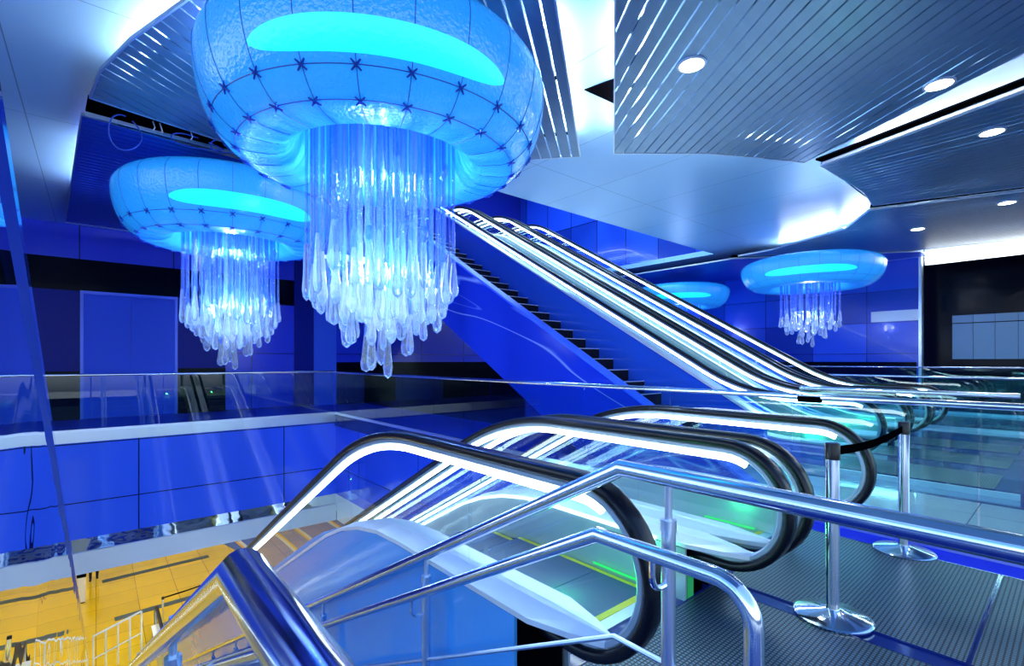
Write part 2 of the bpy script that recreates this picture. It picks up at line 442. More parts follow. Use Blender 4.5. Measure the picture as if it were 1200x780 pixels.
# rising shaft above the moving stairs
sbox('wall_shaft', (14.2, 14.35, 7.2, 16.0, ZC+.15, 8.6), M['shaft'])
sbox('wall_shaft_left', (5.05, 5.2, 7.2, 16.0, ZC+.15, 8.6), M['wall_navy'])
sbox('wall_shaft_back', (5.05, 14.35, 16.0, 16.15, 5.4, 8.6), M['wall_navy'])
sbox('ceiling_shaft', (5.05, 14.35, 7.0, 16.15, 8.6, 8.75), M['ceil'])
sbox('floor_upper', (5.2, 14.2, 12.9, 16.0, 4.95, 5.25), M['floor_ledge'])
sbox('trim_2', (5.2, 14.2, 11.2, 11.45, 6.9, 7.25), M['trim_white'])

for lx, ly in ((7.5, 9.0), (9.8, 9.0), (12.1, 9.0), (8.6, 12.0), (11.0, 12.0)):  # unseen lamps added to brighten the escalators and shaft walls
    t = thing('added_shaft_lamp', 'added bright lamp, unseen, on the high ceiling above the ascending escalators', 'lamp', (lx, ly, 8.6), 'added lamps above the ascending escalators')
    b = MB(); b.box(-.7,.7,-.2,.2,-.05,0); b.build('diffuser', M['added_shaft_lamp'], t)
    b = MB(); b.box(-.74,.74,-.24,.24,-.012,0); b.build('housing', M['trim_white'], t)
# end wall with its door and bands
b = MB(); b.box(-2.6, 18.4, YW, YW+.2, -.3, ZC); struct('wall_back', b, M['wall_blue'])
b = MB(); b.box(-2.5, 4.57, YW-.02, YW, 3.06, 3.82); struct('trim_3', b, M['blackgloss'])
b = MB(); b.box(-2.5, -.27, YW-.015, YW, 1.15, 3.06); struct('trim_4', b, M['wall_navy'])
b = MB(); b.box(-2.5, -.27, YW-.018, YW, 0.0, 1.15); b.box(1.62, 2.75, YW-.018, YW, 0, 1.2); struct('trim_5', b, M['blackgloss'])
b = MB(); b.box(1.62, 2.75, YW-.016, YW, 1.2, 3.06); b.box(4.57, 5.15, YW-.02, YW, 0, ZC); struct('trim_6', b, M['wall_navy'])
b = MB(); b.box(5.15, 5.85, YW-.03, YW, 0, 3.4); struct('trim_7', b, M['wall_bright'])
b = MB(); b.box(5.85, 14, YW-.02, YW, 0, 1.35); struct('trim_8', b, M['blackgloss'])
d = tag(bpy.data.objects.new('door_1', None), kind='structure'); COL.objects.link(d); d.location = (.68, YW-.03, 0)
b = MB(); b.box(-.90, -.002, -.02, .03, .01, 3.0); b.box(.002, .90, -.02, .03, .01, 3.0); b.build('door_leaf', M['wall_bright'], d)
b = MB(); b.box(-.96, -.9, -.04, .03, 0, 3.07); b.box(.9, .96, -.04, .03, 0, 3.07); b.box(-.9, .9, -.04, .03, 3.0, 3.07); b.build('door_frame', M['door_frame'], d)

sbox('wall_left', (-2.8, -2.6, 8.0, YW+.2, -2.4, ZC), M['wall_navy'])
sbox('wall_right', (XR, XR+.2, 3.04, YW+.2, 0, ZC), M['wall_side'])
sbox('trim_9', (XR-.015, XR, 3.04, 4.2, 2.58, 2.90), M['white_band'])
sbox('trim_10', (XR-.03, XR, 3.1, 14, 0, 1.36), M['blackgloss'])
sbox('trim_11', (XR-.06, XR+.2, 2.98, 3.05, 0, ZC), M['steel_soft'])
sbox('wall_right_recess', (19.6, 19.8, -4, 3.2, 0, ZC), M['blackgloss'])
b = MB()
for k in range(5): b.box(19.57, 19.6, 2.5-.46*k-.45, 2.5-.46*k, 1.45, 2.5)
for k in range(5): b.box(19.56, 19.6, 2.5-.46*k-.45, 2.5-.46*k, 2.53, 2.75)
struct('trim_12', b, M['recess_panel'])

# edge of the slab around the void
sbox('trim_13', (-2.6, XF+.02, YB-.03, YB+.06, -.19, .02), M['steel_soft'])
sbox('trim_14', (-2.6, XF+.02, YB, YB+.2, -2.08, -.19), M['fascia'])
sbox('trim_15', (-2.6, XF+.02, YB+.06, YB+.2, -2.36, -2.08), M['chrome'])
sbox('trim_16', (-2.6, XF+.02, YB+.02, YB+.2, -2.78, -2.36), M['beige'])
sbox('trim_17', (XF, XF+.12, 1.0, YB, -2.08, -.012), M['fascia_side'])
sbox('trim_18', (XF+.04, XF+.12, 1.0, YB, -2.78, -2.08), M['beige'])
sbox('ceiling_lower', (-9, 20, YB+.2, 31, -2.6, -2.45), M['beige'])
b = MB(); b.box(XF+.12, 20, 0, YB+.2, -2.6, -2.45); struct('ceiling_lower_side', b, M['beige'])
sbox('wall_lower_back', (-9, 20, 31, 31.2, ZL, -2.45), M['beige'])
sbox('wall_lower_right', (20, 20.2, 0, 31, ZL, -2.45), M['beige'])
sbox('wall_lower_left', (-9.2, -9, 0, 31, ZL, -2.45), M['beige'])
sbox('wall_lower_front', (-9, 20, -.2, 0, ZL, -2.45), M['beige'])
# strips and mosaic laid in the lower floor
def strip(n, x0, y0, x1, y1, w=.16):
    b = MB(); d = Vector((x1-x0, y1-y0)).normalized(); p = Vector((-d.y, d.x))*w
    b.prism_z([(x0-p.x,y0-p.y),(x1-p.x,y1-p.y),(x1+p.x,y1+p.y),(x0+p.x,y0+p.y)], ZL, ZL+.012); struct('trim_%d' % n, b, M['strip'])
strip(19, .2, 25.6, 3.9, 25.8); strip(20, .5, 21.6, 3.6, 21.8); strip(21, 4.3, 24.2, 5.4, 24.4)
b = MB(); b.prism_z([(4.6,27.6),(5.2,24.9),(5.0,22),(6.2,18),(14,16),(18,24),(14,30),(6,30)], ZL, ZL+.008); struct('floor_mosaic', b, M['waves'])

# ------------------------------------------------------------------ slatted ceiling panels
def clip_half(poly, nx, ny, d):       # keep points with n.p <= d
    out = []
    for i, p in enumerate(poly):
        q = poly[(i+1) % len(poly)]
        a = nx*p[0]+ny*p[1]-d; c = nx*q[0]+ny*q[1]-d
        if a <= 0: out.append(p)
        if (a < 0 < c) or (c < 0 < a):
            t = a/(a-c); out.append((p[0]+(q[0]-p[0])*t, p[1]+(q[1]-p[1])*t))
    return out
def slatted(poly, ang, pitch, gap, label, mat, edge=True):
    t = thing('slatted_ceiling_panel', label, 'ceiling panel', (0,0,ZI))
    dx, dy = math.cos(ang), math.sin(ang); nx, ny = -dy, dx
    ds = [nx*x+ny*y for x, y in poly]
    b = MB(); k = math.floor(min(ds)/pitch)
    while k*pitch < max(ds):
        lo, hi = k*pitch+gap/2, (k+1)*pitch-gap/2
        c = clip_half(clip_half(poly, nx, ny, hi), -nx, -ny, -lo)
        if len(c) >= 3: b.prism_z(c, 0, .025)
        k += 1
    b.build('slats', mat, t)
    r = MB()                           # carrier rails across the back of the slats
    es = [dx*x+dy*y for x, y in poly]
    k = math.floor(min(es)/1.3)+1
    while k*1.3 < max(es):
        c = clip_half(clip_half(poly, dx, dy, k*1.3+.02), -dx, -dy, -(k*1.3-.02))
        if len(c) >= 3: r.prism_z(c, .025, .05)
        k += 1
    r.build('carrier_rail', M['black'], t)
    if edge:
        e = MB(); n = len(poly)
        for i in range(n):
            p = Vector(poly[i]); q = Vector(poly[(i+1) % n]); d = (q-p).normalized(); m = Vector((-d.y, d.x))*.008
            e.prism_z([tuple(p-m), tuple(q-m), tuple(q+m), tuple(p+m)], -.006, .035)
        e.build('edge_trim', M['steel_soft'], t)
    return t
slatted([(-.05,7.35),(1.76,7.72),(3.2,7.45),(4.83,5.45),(5.4,4.77),(2.9,2.84),(2.2,2.25),(1.5,2.6),(.95,3.7),(.58,4.82),(.25,5.78),(.04,6.6)],
        math.atan2(.61,.79), .15, .022, 'blue-lit slatted ceiling panel around the nearest large chandelier', M['slat'])
slatted([(5.7,4.39),(2.4,1.83),(3.5,0.2),(5.4,-.8),(6.5,-.3),(8.15,2.72),(7.4,3.1),(6.74,3.5)],
        math.atan2(.82,.58), .15, .020, 'large grey slatted ceiling panel holding two round downlights', M['slat'])
slatted([(8.5,2.60),(7.85,.3),(7.6,-1.0),(12.2,-1.0),(12.15,.63),(11.42,2.60),(10.3,2.50)],
        math.pi/2, .15, .022, 'grey slatted ceiling panel between the two dark ceiling slots at right', M['slat'])
slatted([(11.75,2.75),(12.5,.63),(12.6,-1.2),(17.9,-1.2),(17.0,2.75),(14.05,6.4),(13.95,5.45),(13.0,3.5)],
        math.pi/2, .15, .022, 'far right slatted ceiling panel beyond the last dark slot', M['slat'])
slatted([(-.13,7.93),(1.78,8.15),(4.85,7.9),(4.95,14.2),(-.5,14.3)],
        0.05, .15, .018, 'blue slatted ceiling panel above the second chandelier', M['slat_blue'])
slatted([(17.25,2.85),(18.1,2.85),(18.1,15.2),(14.35,15.2),(14.3,6.75)],
        math.pi/2, .15, .018, 'blue slatted ceiling panel above the chandeliers by the right wall', M['slat_blue'])
# open gaps with cables and white edges; black strips stand for the shade inside
def slot(p, q, w, label, up=.0):
    p = Vector(p); q = Vector(q); d = (q-p).normalized(); n = Vector((-d.y, d.x))
    t = thing('ceiling_gap', label, 'ceiling slot', (0,0,ZI+up))
    b = MB(); a = n*w
    b.prism_z([tuple(p-a), tuple(q-a), tuple(q+a), tuple(p+a)], .03, .06)
    b.build('shade_strip', M['black'], t)
    e = MB(); a2 = n*(w+.014)
    e.prism_z([tuple(p+a2-n*.012), tuple(q+a2-n*.012), tuple(q+a2+n*.012), tuple(p+a2+n*.012)], -.01, .03)
    e.build('edge_rail', M['trim_white'], t)
    return t, p, q, d, n
tA = slot((-.08,7.63), (3.4,7.85), .22, 'black ceiling slot with loose cables between the two blue slatted panels')
c = MB()
for k, x in enumerate((.55, .62, .95, 1.5)):
    c.tube([(x, 7.62, .03), (x+.02, 7.6, -.05), (x+.03*(k%2), 7.6, -.10)], .007, 6)
c.build('white_lead', M['cable_white'], tA[0])
def loop(cx, cy, rx, rz, z0):
    l = MB(); l.tube([(cx+rx*math.cos(a), cy+.06*math.sin(2*a), z0-rz*(1-math.sin(a))*.5) for a in [PI/2+2*PI*i/24*.93 for i in range(25)]], .008, 6)
    return l.build('cable_loop', M['cable'], tA[0])
loop(.28, 7.66, .16, .42, .02); loop(1.05, 7.72, .30, .14, .0); loop(1.35, 7.7, .16, .14, .02)
slot((8.34,2.58), (7.62,.2), .075, 'black ceiling slot with white edges beside the two downlights')
slot((11.58,2.68), (12.33,.55), .10, 'thin black ceiling slot right of the bright ceiling end')
slot((14.1,6.62), (17.05,2.85), .13, 'long thin black ceiling slot above the farther chandeliers')
# black plate painting the shade of a triangular recess in the bright strip
b = MB(); b.prism_z([(4.40,3.82),(4.49,3.44),(4.93,3.78)], ZC-.012, ZC); tag(b.build('recess_shade', M['black']), 'small black triangle of painted shade for a recess in the white ceiling strip', 'recess')

# lamps lying on top of the panels, washing the smooth ceiling
COVES = [((.62,5.4),(.36,6.6)), ((1.15,4.1),(.80,5.0)), ((.16,9.3),(-.02,11.6)), ((3.12,3.22),(3.95,3.86)), ((4.1,3.98),(4.98,4.66)),
         ((3.62,2.56),(4.5,3.24)), ((4.62,3.33),(5.5,4.0)), ((12.5,2.95),(13.3,3.6)), ((11.0,2.2),(11.55,.9)), ((13.5,3.85),(14.2,5.3)), ((6.75,.75),(7.6,2.4)),
         ((13.0,2.2),(13.0,.3)), ((15.5,1.6),(15.5,-.4)), ((9.0,2.0),(9.0,.2)), ((6.6,3.1),(7.5,2.6)), ((8.85,2.2),(10.4,2.15))]
for i, (p, q) in enumerate(COVES):
    b = MB(); b.tube([(p[0],p[1],0),(q[0],q[1],0)], .022, 8)
    t = thing('cove_lamp', 'slim white lamp lying on top of a slatted ceiling panel', 'lamp', (0,0,ZI+.085), 'cove lamps on the ceiling panels')
    b.build('tube', M['cove'], t)
    e = MB(); dd = (Vector(q)-Vector(p)).normalized(); nn = Vector((-dd.y, dd.x))*.03
    e.prism_z([tuple(Vector(p)-nn), tuple(Vector(q)-nn), tuple(Vector(q)+nn), tuple(Vector(p)+nn)], -.06, -.022)
    e.build('tray', M['trim_white'], t)

t = thing('light_line', 'long white light line along the ceiling edge at far right', 'lamp', (18.35, .6, ZI-.12))
b = MB(); b.box(-.05,.05,-2.2,2.3,-.04,.16); b.build('diffuser', M['lens'], t)
b = MB(); b.box(.05,.09,-2.25,2.35,-.10,.3396); b.build('housing', M['trim_white'], t)
DL = [((4.57,2.55), 'round white downlight in the slatted panel nearest the white strip'), ((6.93,.99), 'round white downlight farther right in the large slatted panel'),
      ((8.9,.75), 'round white downlight at the right frame edge in the middle panel'), ((13.1,.9), 'small round downlight right of the thin black ceiling slot'),
      ((14.2,2.4), 'smallest round downlight above the right wall corner')]
dproto = None
for (x, y), lab in DL:
    if dproto is None:
        t = dproto = thing('downlight', lab, 'downlight', (x, y, ZI))
        b = MB(); b.lathe([(.14,0),(.14,-.014),(.118,-.018),(.118,0)], n=28); b.build('trim_ring', M['trim_white'], t, True)
        b = MB(); b.lathe([(.0,-.012),(.118,-.012),(.118,0),(0,0)], n=28); b.build('lens', M['lens'], t)
    else:
        t = copy_tree(dproto); t.location = (x, y, ZI); t['label'] = lab

# ------------------------------------------------------------------ escalators
def blend(d, w):
    if d <= -w: return 0.
    if d >= w: return d
    return (d+w)**2/(4*w)
def frange(a, b, n): return [a+(b-a)*i/n for i in range(n+1)]

def escalator(name, label, group, X0, X1, yn, sk, m, yend, ycomb, outer_left, outer_right, nstep_vis=None):
    """X0/X1 balustrade planes; newel tip at yn; slope m from the knee sk to the end knee yend"""
    W = .62
    def prof(y): return m*(blend(y-sk, W)-blend(y-yend, W))
    HH = .935; R = .345; yc = yn+R+.03; zc = HH-R
    ylast = yend+2.0
    t = thing(name, label, 'escalator', (0,0,0), group)
    ys = frange(yc, sk-W, 4)+frange(sk-W, sk+W, 14)[1:]+frange(sk+W, yend-W, 14)[1:]+frange(yend-W, yend+W, 12)[1:]+frange(yend+W, ylast, 3)[1:]
    arc = [(yc-R*math.sin(a), zc-R*math.cos(a)) for a in frange(0, PI, 20)]
    zt = prof(ylast)
    arc2 = [(ylast+R*math.sin(a), zt+zc+R*math.cos(a)) for a in frange(0, PI, 14)]
    hpath = [(yc+.30, zc-R), (yc+.15, zc-R)]+arc[:-1]+[(y, HH+prof(y)) for y in ys]+arc2[1:]
    for X, ol in ((X0, True), (X1, False)):
        side = 1 if ol else -1                        # towards the steps
        h = MB(); h.sweep_yz(hpath, rrect(.092, .050, .021), X); h.build('handrail', M['rubber'], t, True)
        gp = [(y+(0), z) for y, z in hpath]
        g = MB(); g.sweep_yz(hpath, [(dx, dn+.041) if False else (dx, dn-.041) for dx, dn in rrect(.056, .034, .008, 1)], X)
        # inner side of the newel lies to the other side of the path normal
        g.build('handrail_guide', M['guide'], t, True)
        lp = [(yc-R*math.sin(a)*1.0, zc-R*math.cos(a)) for a in frange(PI*.86, PI, 4)]
        lp = lp[:-1]+[(y, HH+prof(y)) for y in ys]
        l = MB(); l.sweep_yz(lp, [(dx, dn-.080) for dx, dn in rrect(.032, .036, .006, 1)], X); l.build('light_strip', M['led'], t)
        # glass panes
        zd = .335
        cuts = [yc]
        y = yc+.78
        while y < ylast-.6: cuts.append(y); y += 1.55
        cuts.append(ylast)
        ri = R-.055
        for i in range(len(cuts)-1):
            a, c = cuts[i], cuts[i+1]-.008
            n = 10
            up = [(y, HH-.056+prof(y)) for y in frange(a, c, n)]
            dn = [(y, zd-.02+prof(y)) for y in frange(c, a, n)]
            poly = up+dn
            if i == 0:
                poly = [(yc-ri*math.sin(q), zc-ri*math.cos(q)) for q in frange(math.radians(4), PI, 16)][:-1]+up+[(y, zd-.02+prof(y)) for y in frange(c, yc+.05, n)]
            if i == len(cuts)-2:
                poly = up+[(ylast+ri*math.sin(q), zt+zc+ri*math.cos(q)) for q in frange(0, PI, 12)][1:]+dn
            p = MB(); p.prism_x(poly, X-.006, X+.006); p.build('glass_panel', M['glass'], t)
        # deck of brushed steel with a pointed nose
        dpath = [(yn+.20, .325), (yn+.36, .325), (yn+.55, .325)]+[(y, .325+prof(y)) for y in frange(yn+.8, ylast+.1, 60)]
        dk = MB(); dk.sweep_yz(dpath, [(-.135,-.012),(.135,-.012),(.135,.012),(.02,.028),(-.02,.028),(-.135,.012)], X, 0, [.12,.62,1]+[1]*61)
        dk.build('deck', M['steel_deck'], t)
        # skirt plate by the steps
        sp = [(y, .14+prof(y)) for y in frange(yn+.55, ylast, 60)]
        s_ = MB(); s_.sweep_yz(sp, [(-.006,-.16),(.006,-.16),(.006,.165),(-.006,.165)], X+side*.125); s_.build('skirt', M['guide'], t)
        kp = [(y, .318+prof(y)) for y in frange(yn+.75, ylast, 60)]
        k_ = MB(); k_.sweep_yz(kp, [(-.006,-.009),(.006,-.009),(.006,.009),(-.006,.009)], X+side*.142); k_.build('skirt_light', M['led_soft'], t)
        # outer side
        mat = outer_left if ol else outer_right
        if mat:
            op = [(y, -.32+prof(y)) for y in frange(yn+.64, ylast, 60)]
            o_ = MB(); o_.sweep_yz(op, [(-.008,-.78),(.008,-.78),(.008,.625),(-.008,.625)], X-side*.118); o_.build('side_cladding', M[mat], t)
        nb = MB(); nb.box(X-.10, X+.10, yn+.57, yn+.68, 0, .305); nb.build('newel_base', M['black'], t)
        if m < 0 and not ol:
            gb = MB(); gb.box(X-.11, X-.04, yn+.55, yn+.57, 0.01, .24); gb.build('newel_panel', M['green_panel'], t)
    xa, xb = X0+.135, X1-.135
    cm = MB(); cm.box(xa, xb, ycomb-.12, ycomb-.045, -.05, .010); cm.box(xa, xb, ycomb-.045, ycomb, -.05, .012, 1); cm.build('comb_plate', [M['steel_soft'], M['step_yellow']], t)
    for x in (xa+.012, xb-.026):
        cl = MB(); cl.box(x, x+.010, ycomb+.02, ycomb+.45, .02, .032); cl.build('comb_light', M['led_green'], t)
    # treads
    b0 = MB(); wd = xb-xa-.02; tr = .40
    b0.box(-wd/2+.035, wd/2-.035, .03, tr-.006, -.20, 0)
    b0.box(-wd/2+.035, wd/2-.035, 0, .03, -.20, 0, 2)
    b0.box(-wd/2, -wd/2+.035, 0, tr-.006, -.20, .001, 1); b0.box(wd/2-.035, wd/2, 0, tr-.006, -.20, .001, 1)
    first = None; y = ycomb+.02
    while y < ylast-1.0:
        z = prof(y+.2)-.012
        if first is None: o = first = b0.build('step', [M['step'], M['step_yellow'], M['riser']], t)
        else: o = first.copy(); COL.objects.link(o); o.parent = t
        o.location = ((xa+xb)/2, y, z); y += tr
    # truss floor closing the flight underneath
    up = [(y, -.95+prof(y)) for y in frange(yn+.6, ylast, 40)]
    u = MB(); u.sweep_yz(up, [(-.62,-.10),(.62,-.10),(.62,.10),(-.62,.10)], (X0+X1)/2); u.build('truss_soffit', M['wall_navy'], t)
    return t

YE = 3.30+(-ZL)/MD
e1 = escalator('escalator', 'descending escalator nearest the stair railing with large black newel curve', None, 1.50, 2.75, .95, 3.30, -MD, YE, 1.72, 'clad_light', 'clad')
e2 = copy_tree(e1); e2.location = (1.52, 0, 0); e2['label'] = 'second descending escalator, between the nearest escalator and the long glass fence'
e3 = escalator('escalator', 'ascending escalator right beside the dark open staircase', None, 7.30, 8.55, 1.52, 3.20, MU, 12.3, 2.45, 'clad', 'clad')
e4 = copy_tree(e3); e4.location = (1.52, 0, 0); e4['label'] = 'middle one of the three ascending escalators'
e5 = copy_tree(e3); e5.location = (3.04, 0, 0); e5['label'] = 'ascending escalator farthest from the dark staircase, closest to the far chandeliers'
for e in (e1, e2): e['group'] = 'escalators going down'
for e in (e3, e4, e5): e['group'] = 'escalators going up'

# ribbed entrance mats in front of the escalators
def entrance_mat(x0, x1, y0, y1, label):
    t = thing('entrance_mat', label, 'mat', ((x0+x1)/2, (y0+y1)/2, .001))
    a, c = (x1-x0)/2, (y1-y0)/2
    b = MB(); b.box(-a+.006, a-.006, -c+.006, c-.006, 0, .006); b.build('grating', M['mat'], t)
    b = MB(); b.box(-a, a, -c, -c+.006, 0, .008); b.box(-a, a, c-.006, c, 0, .008); b.box(-a, -a+.006, -c+.006, c-.006, 0, .008); b.box(a-.006, a, -c+.006, c-.006, 0, .008)
    b.build('frame', M['floor_gloss'], t)
entrance_mat(1.38, 2.93, .34, 1.50, 'ribbed metal entrance mat leading into the nearest escalator')
entrance_mat(1.38, 2.93, -2.6, .332, 'ribbed metal entrance mat at the bottom edge below the front railing')
entrance_mat(3.06, 4.50, .34, 1.50, 'ribbed metal entrance mat leading into the second descending escalator')
entrance_mat(3.06, 4.50, -2.6, .332, 'ribbed metal entrance mat at lower right beyond the joint')
for k, nm in enumerate(('beside the dark staircase', 'in the middle', 'farthest from the staircase')):
    entrance_mat(7.42+1.52*k, 8.43+1.52*k, .6, 2.05, 'ribbed mat before the ascending escalator '+nm)

# ------------------------------------------------------------------ staircases
st = thing('staircase', 'descending staircase between the thick near handrail and the front railing', 'stairs', (0,0,0))
b = MB(); b.box(-.10, 1.36, 0, .32, -.17, 0); b.box(-.10, 1.36, 0, .03, -.001, .002, 1)
n = int(-ZL/.17); first = None
for k in range(n):
    o = b.build('step', [M['stone'], M['stone_edge']], st) if first is None else first.copy()
    if first is None: first = o
    else: COL.objects.link(o); o.parent = st
    o.location = (0, 1.0+.17/MD*k, -.17*(k+1)+.0)
b = MB(); b.prism_x([(1.0,-.2),(1.0+.17/MD*n,ZL+.05),(1.0+.17/MD*n-.7,ZL+.0),(1.0,-.55)], -.10, 1.36); b.build('soffit', M['wall_navy'], st)

su = thing('staircase', 'dark ascending staircase with lit step edges and a veined blue side wall', 'stairs', (0,0,0))
b = MB(); b.box(5.46, 6.78, 0, .32, -.18, -.012); b.box(5.46, 6.78, 0, .022, -.012, 0, 1)
first = None; k = 0
while .18*(k+1) < 5.2:
    if k == 0: o = first = b.build('step', [M['stone_dark'], M['stone_edge']], su)
    else: o = first.copy(); COL.objects.link(o); o.parent = su
    o.location = (0, 3.05+.18/MU*k, .18*(k+1)); k += 1
yt = 2.85+.18/MU*k
b = MB(); b.prism_x([(2.2,0.02),(yt,MU*(yt-2.85)+.42),(yt,MU*(yt-2.85)-.98),(4.55,0.0)], 5.32, 5.46); b.build('stringer_wall', M['veined'], su)
b = MB(); b.sweep_yz([(2.2,.03),(yt,MU*(yt-2.85)+.43)], [(-.09,-.015),(.09,-.015),(.09,.015),(-.09,.015)], 5.39); b.build('stringer_cap', M['wall_bright'], su)
b = MB(); b.prism_x([(3.05,-.0),(yt,MU*(yt-2.85)-.45),(yt,MU*(yt-2.85)-.98),(4.55,0)], 5.46, 6.78); b.build('soffit', M['wall_navy'], su)
b = MB(); b.prism_x([(2.75,.0),(2.75,.62),(2.95,.72),(yt,MU*(yt-3.05)+.78),(yt,MU*(yt-3.05)-.75),(4.4,0)], 6.78, 6.90); b.build('parapet', M['clad'], su)
b = MB(); b.sweep_yz([(2.72,.62),(2.95,.73),(yt,MU*(yt-3.05)+.79)], [(-.085,-.015),(.085,-.015),(.085,.015),(-.085,.015)], 6.84); b.build('parapet_cap', M['steel_deck'], su)

# ------------------------------------------------------------------ handrails of the near stairs
RR = .028
def stair_railing(X, label, posts, mirror, ylow, RR=.028, yk=.97):
    t = thing('stair_railing', label, 'railing', (0,0,0))
    ztop = 1.06
    b = MB(); b.sweep_yz([(-2.2,ztop),(yk,ztop),(ylow,ztop-MD*(ylow-yk))], circ(RR,18), X); b.build('top_rail', M['steel'], t, True)
    xl = X-.085*mirror; zl = .855; r = .024
    c = (.615, zl-.10)
    bend = [(c[0]-.10*math.sin(a), c[1]+.10*math.cos(a)) for a in frange(0, PI/2, 8)]
    pts = [(bend[-1][0], .66)]+bend[::-1]+[(1.0,zl),(ylow,zl-MD*(ylow-1.0))]
    b = MB(); b.sweep_yz(pts, circ(r,16), xl); b.build('lower_rail', M['steel'], t, True)
    b = MB(); b.sweep_yz([(-2.0,.50),(1.0,.50),(ylow,.50-MD*(ylow-1.0))], circ(.009,8), X); b.build('infill_rod', M['steel_soft'], t, True)
    b = MB(); b.sweep_yz([(-2.0,.22),(1.0,.22),(ylow,.22-MD*(ylow-1.0))], circ(.009,8), X); b.build('infill_rod', M['steel_soft'], t, True)
    for y in posts:
        dz = -MD*max(0, y-1.0)
        zb = 0 if y < 1.0 else -.17*(math.floor((y-1.0)*MD/.17)+1)
        b = MB(); b.tube([(X,y,zb),(X,y,dz+.90)], .021, 14); b.tube([(X,y,dz+.90),(X,y,dz+.935)], .024, 14)
        b.tube([(X,y,dz+.935),(X,y,dz+1.06)], .011, 10); b.lathe([(.055,0),(.055,.012),(.02,.02)], (X,y,zb), 18)
        b.build('post', M['steel_soft'], t, True)
        j = MB(); a = [(X, y, dz+.74), (X-.03*mirror, y, dz+.735), (xl+.0*mirror, y, dz+.75), (xl, y, dz+.79), (xl, y, dz+.835)]
        j.tube([(X,y+.0,dz+.745)]+[(X-.0425*mirror-.0425*mirror*math.sin(q)*1.0, y, dz+.79-.045*math.cos(q)) for q in frange(0, PI/2, 6)]+[(xl,y,dz+.84)], .009, 8)
        j.build('bracket', M['steel'], t, True)
    return t
stair_railing(1.30, 'steel double stair railing with angled bend crossing the front of the nearest escalator', [.80, 2.2, 3.7, 5.2, 6.7, 8.2], 1, 14.5)
stair_railing(.184, 'thick foreground steel stair handrail at the bottom left edge', [-.6, 1.85, 3.4, 5.0, 6.6, 8.2], -1, 14.5, .037, .90)
# leaning glass screen on the far left
gs = thing('glass_screen', 'tall wavy blue glass screen at the left frame edge', 'glass screen', (0,0,0))
top = lambda y: 2.35-.53*y
b = MB(); b.prism_x([(.25,top(.25)),(13.5,top(13.5)),(13.5,top(13.5)-2.3),(1.0,-.45),(.25,-.02)], -.130, -.116); b.build('glass_panel', M['glass_screen'], gs)
b = MB(); b.sweep_yz([(.25,top(.25)),(13.5,top(13.5))], [(-.016,-.018),(.016,-.018),(.016,.018),(-.016,.018)], -.123); b.build('edge_strip', M['glass_edge'], gs)
b = MB(); b.sweep_yz([(1.0,-.18),(13.5,-.18-.53*12.5)], [(-.02,-.16),(.02,-.16),(.02,.16),(-.02,.16)], -.123); b.build('shoe', M['steel_soft'], gs)

# ------------------------------------------------------------------ glass fences
def fence(label, p, q, z_rail, pane, brackets=(), foot=False, r=.026, zb=0.0):
    t = thing('glass_fence', label, 'fence', (p[0], p[1], 0), None, math.atan2(q[1]-p[1], q[0]-p[0]))
    L = math.hypot(q[0]-p[0], q[1]-p[1])
    b = MB(); b.tube([(0,0,z_rail),(L,0,z_rail)], r, 14); b.build('top_rail', M['steel'], t, True)
    n = max(1, round(L/pane)); w = L/n
    for k in range(n):
        g = MB(); g.box(k*w+.006, (k+1)*w-.006, -.006, .006, zb+.03, z_rail-.012); g.build('glass_panel', M['glass_fence'], t)
    b = MB(); b.box(0, L, -.022, .022, zb, zb+.06); b.build('base_channel', M['steel_soft'], t)
    for d in brackets:
        k = MB(); k.box(d-.09, d+.09, -.03, .03, z_rail-.05, z_rail+.005); k.build('rail_joint', M['black'], t)
    return t
fence('long glass fence with steel rail running along the side of the void', (XF, -3.2), (XF, YB), 1.09, 1.25, (4.75,))
fence('glass fence with steel rail on the far edge of the void before the blue door', (XF-.03, YB+.03), (-2.55, YB+.03), 1.12, 1.85)
fence('short glass fence behind the long fence with its rail ending at right', (7.05, .39), (7.05, 2.4), 1.05, 1.0)
fence('distant glass fence beyond the ascending escalators', (13.3, -2.0), (13.3, 4.2), 1.06, 1.4)
fence('farthest glass fence in front of the right wall', (17.2, -2.5), (17.2, 9), 1.22, 1.4)

# ------------------------------------------------------------------ belt stanchions
def stanchion_parts(t, h=.95):
    b = MB(); b.lathe([(0,0),(.185,0),(.187,.010),(.178,.018),(.06,.040),(.036,.050),(0,.050)], n=40); b.build('base', M['steel'], t, True)
    b = MB(); b.lathe([(0,.03),(.034,.03),(.034,h-.09),(0,h-.09)], n=20); b.build('post', M['steel'], t, True)
    b = MB(); b.lathe([(0,h-.09),(.0352,h-.09),(.0352,h-.004),(.033,h),(0,h)], n=20); b.box(.028,.046,-.012,.012,h-.085,h-.015); b.build('belt_head', M['rubber'], t, True)
SP = [((3.06,.88), 'steel belt stanchion on the matting nearest the front railing'), ((4.50,.84), 'second steel belt stanchion, beside the long glass fence')]
s0 = thing('belt_stanchion', SP[0][1], 'stanchion', (*SP[0][0], .0095), 'belt stanchions'); stanchion_parts(s0)
s1 = copy_tree(s0); s1.location = (*SP[1][0], .0095); s1['label'] = SP[1][1]
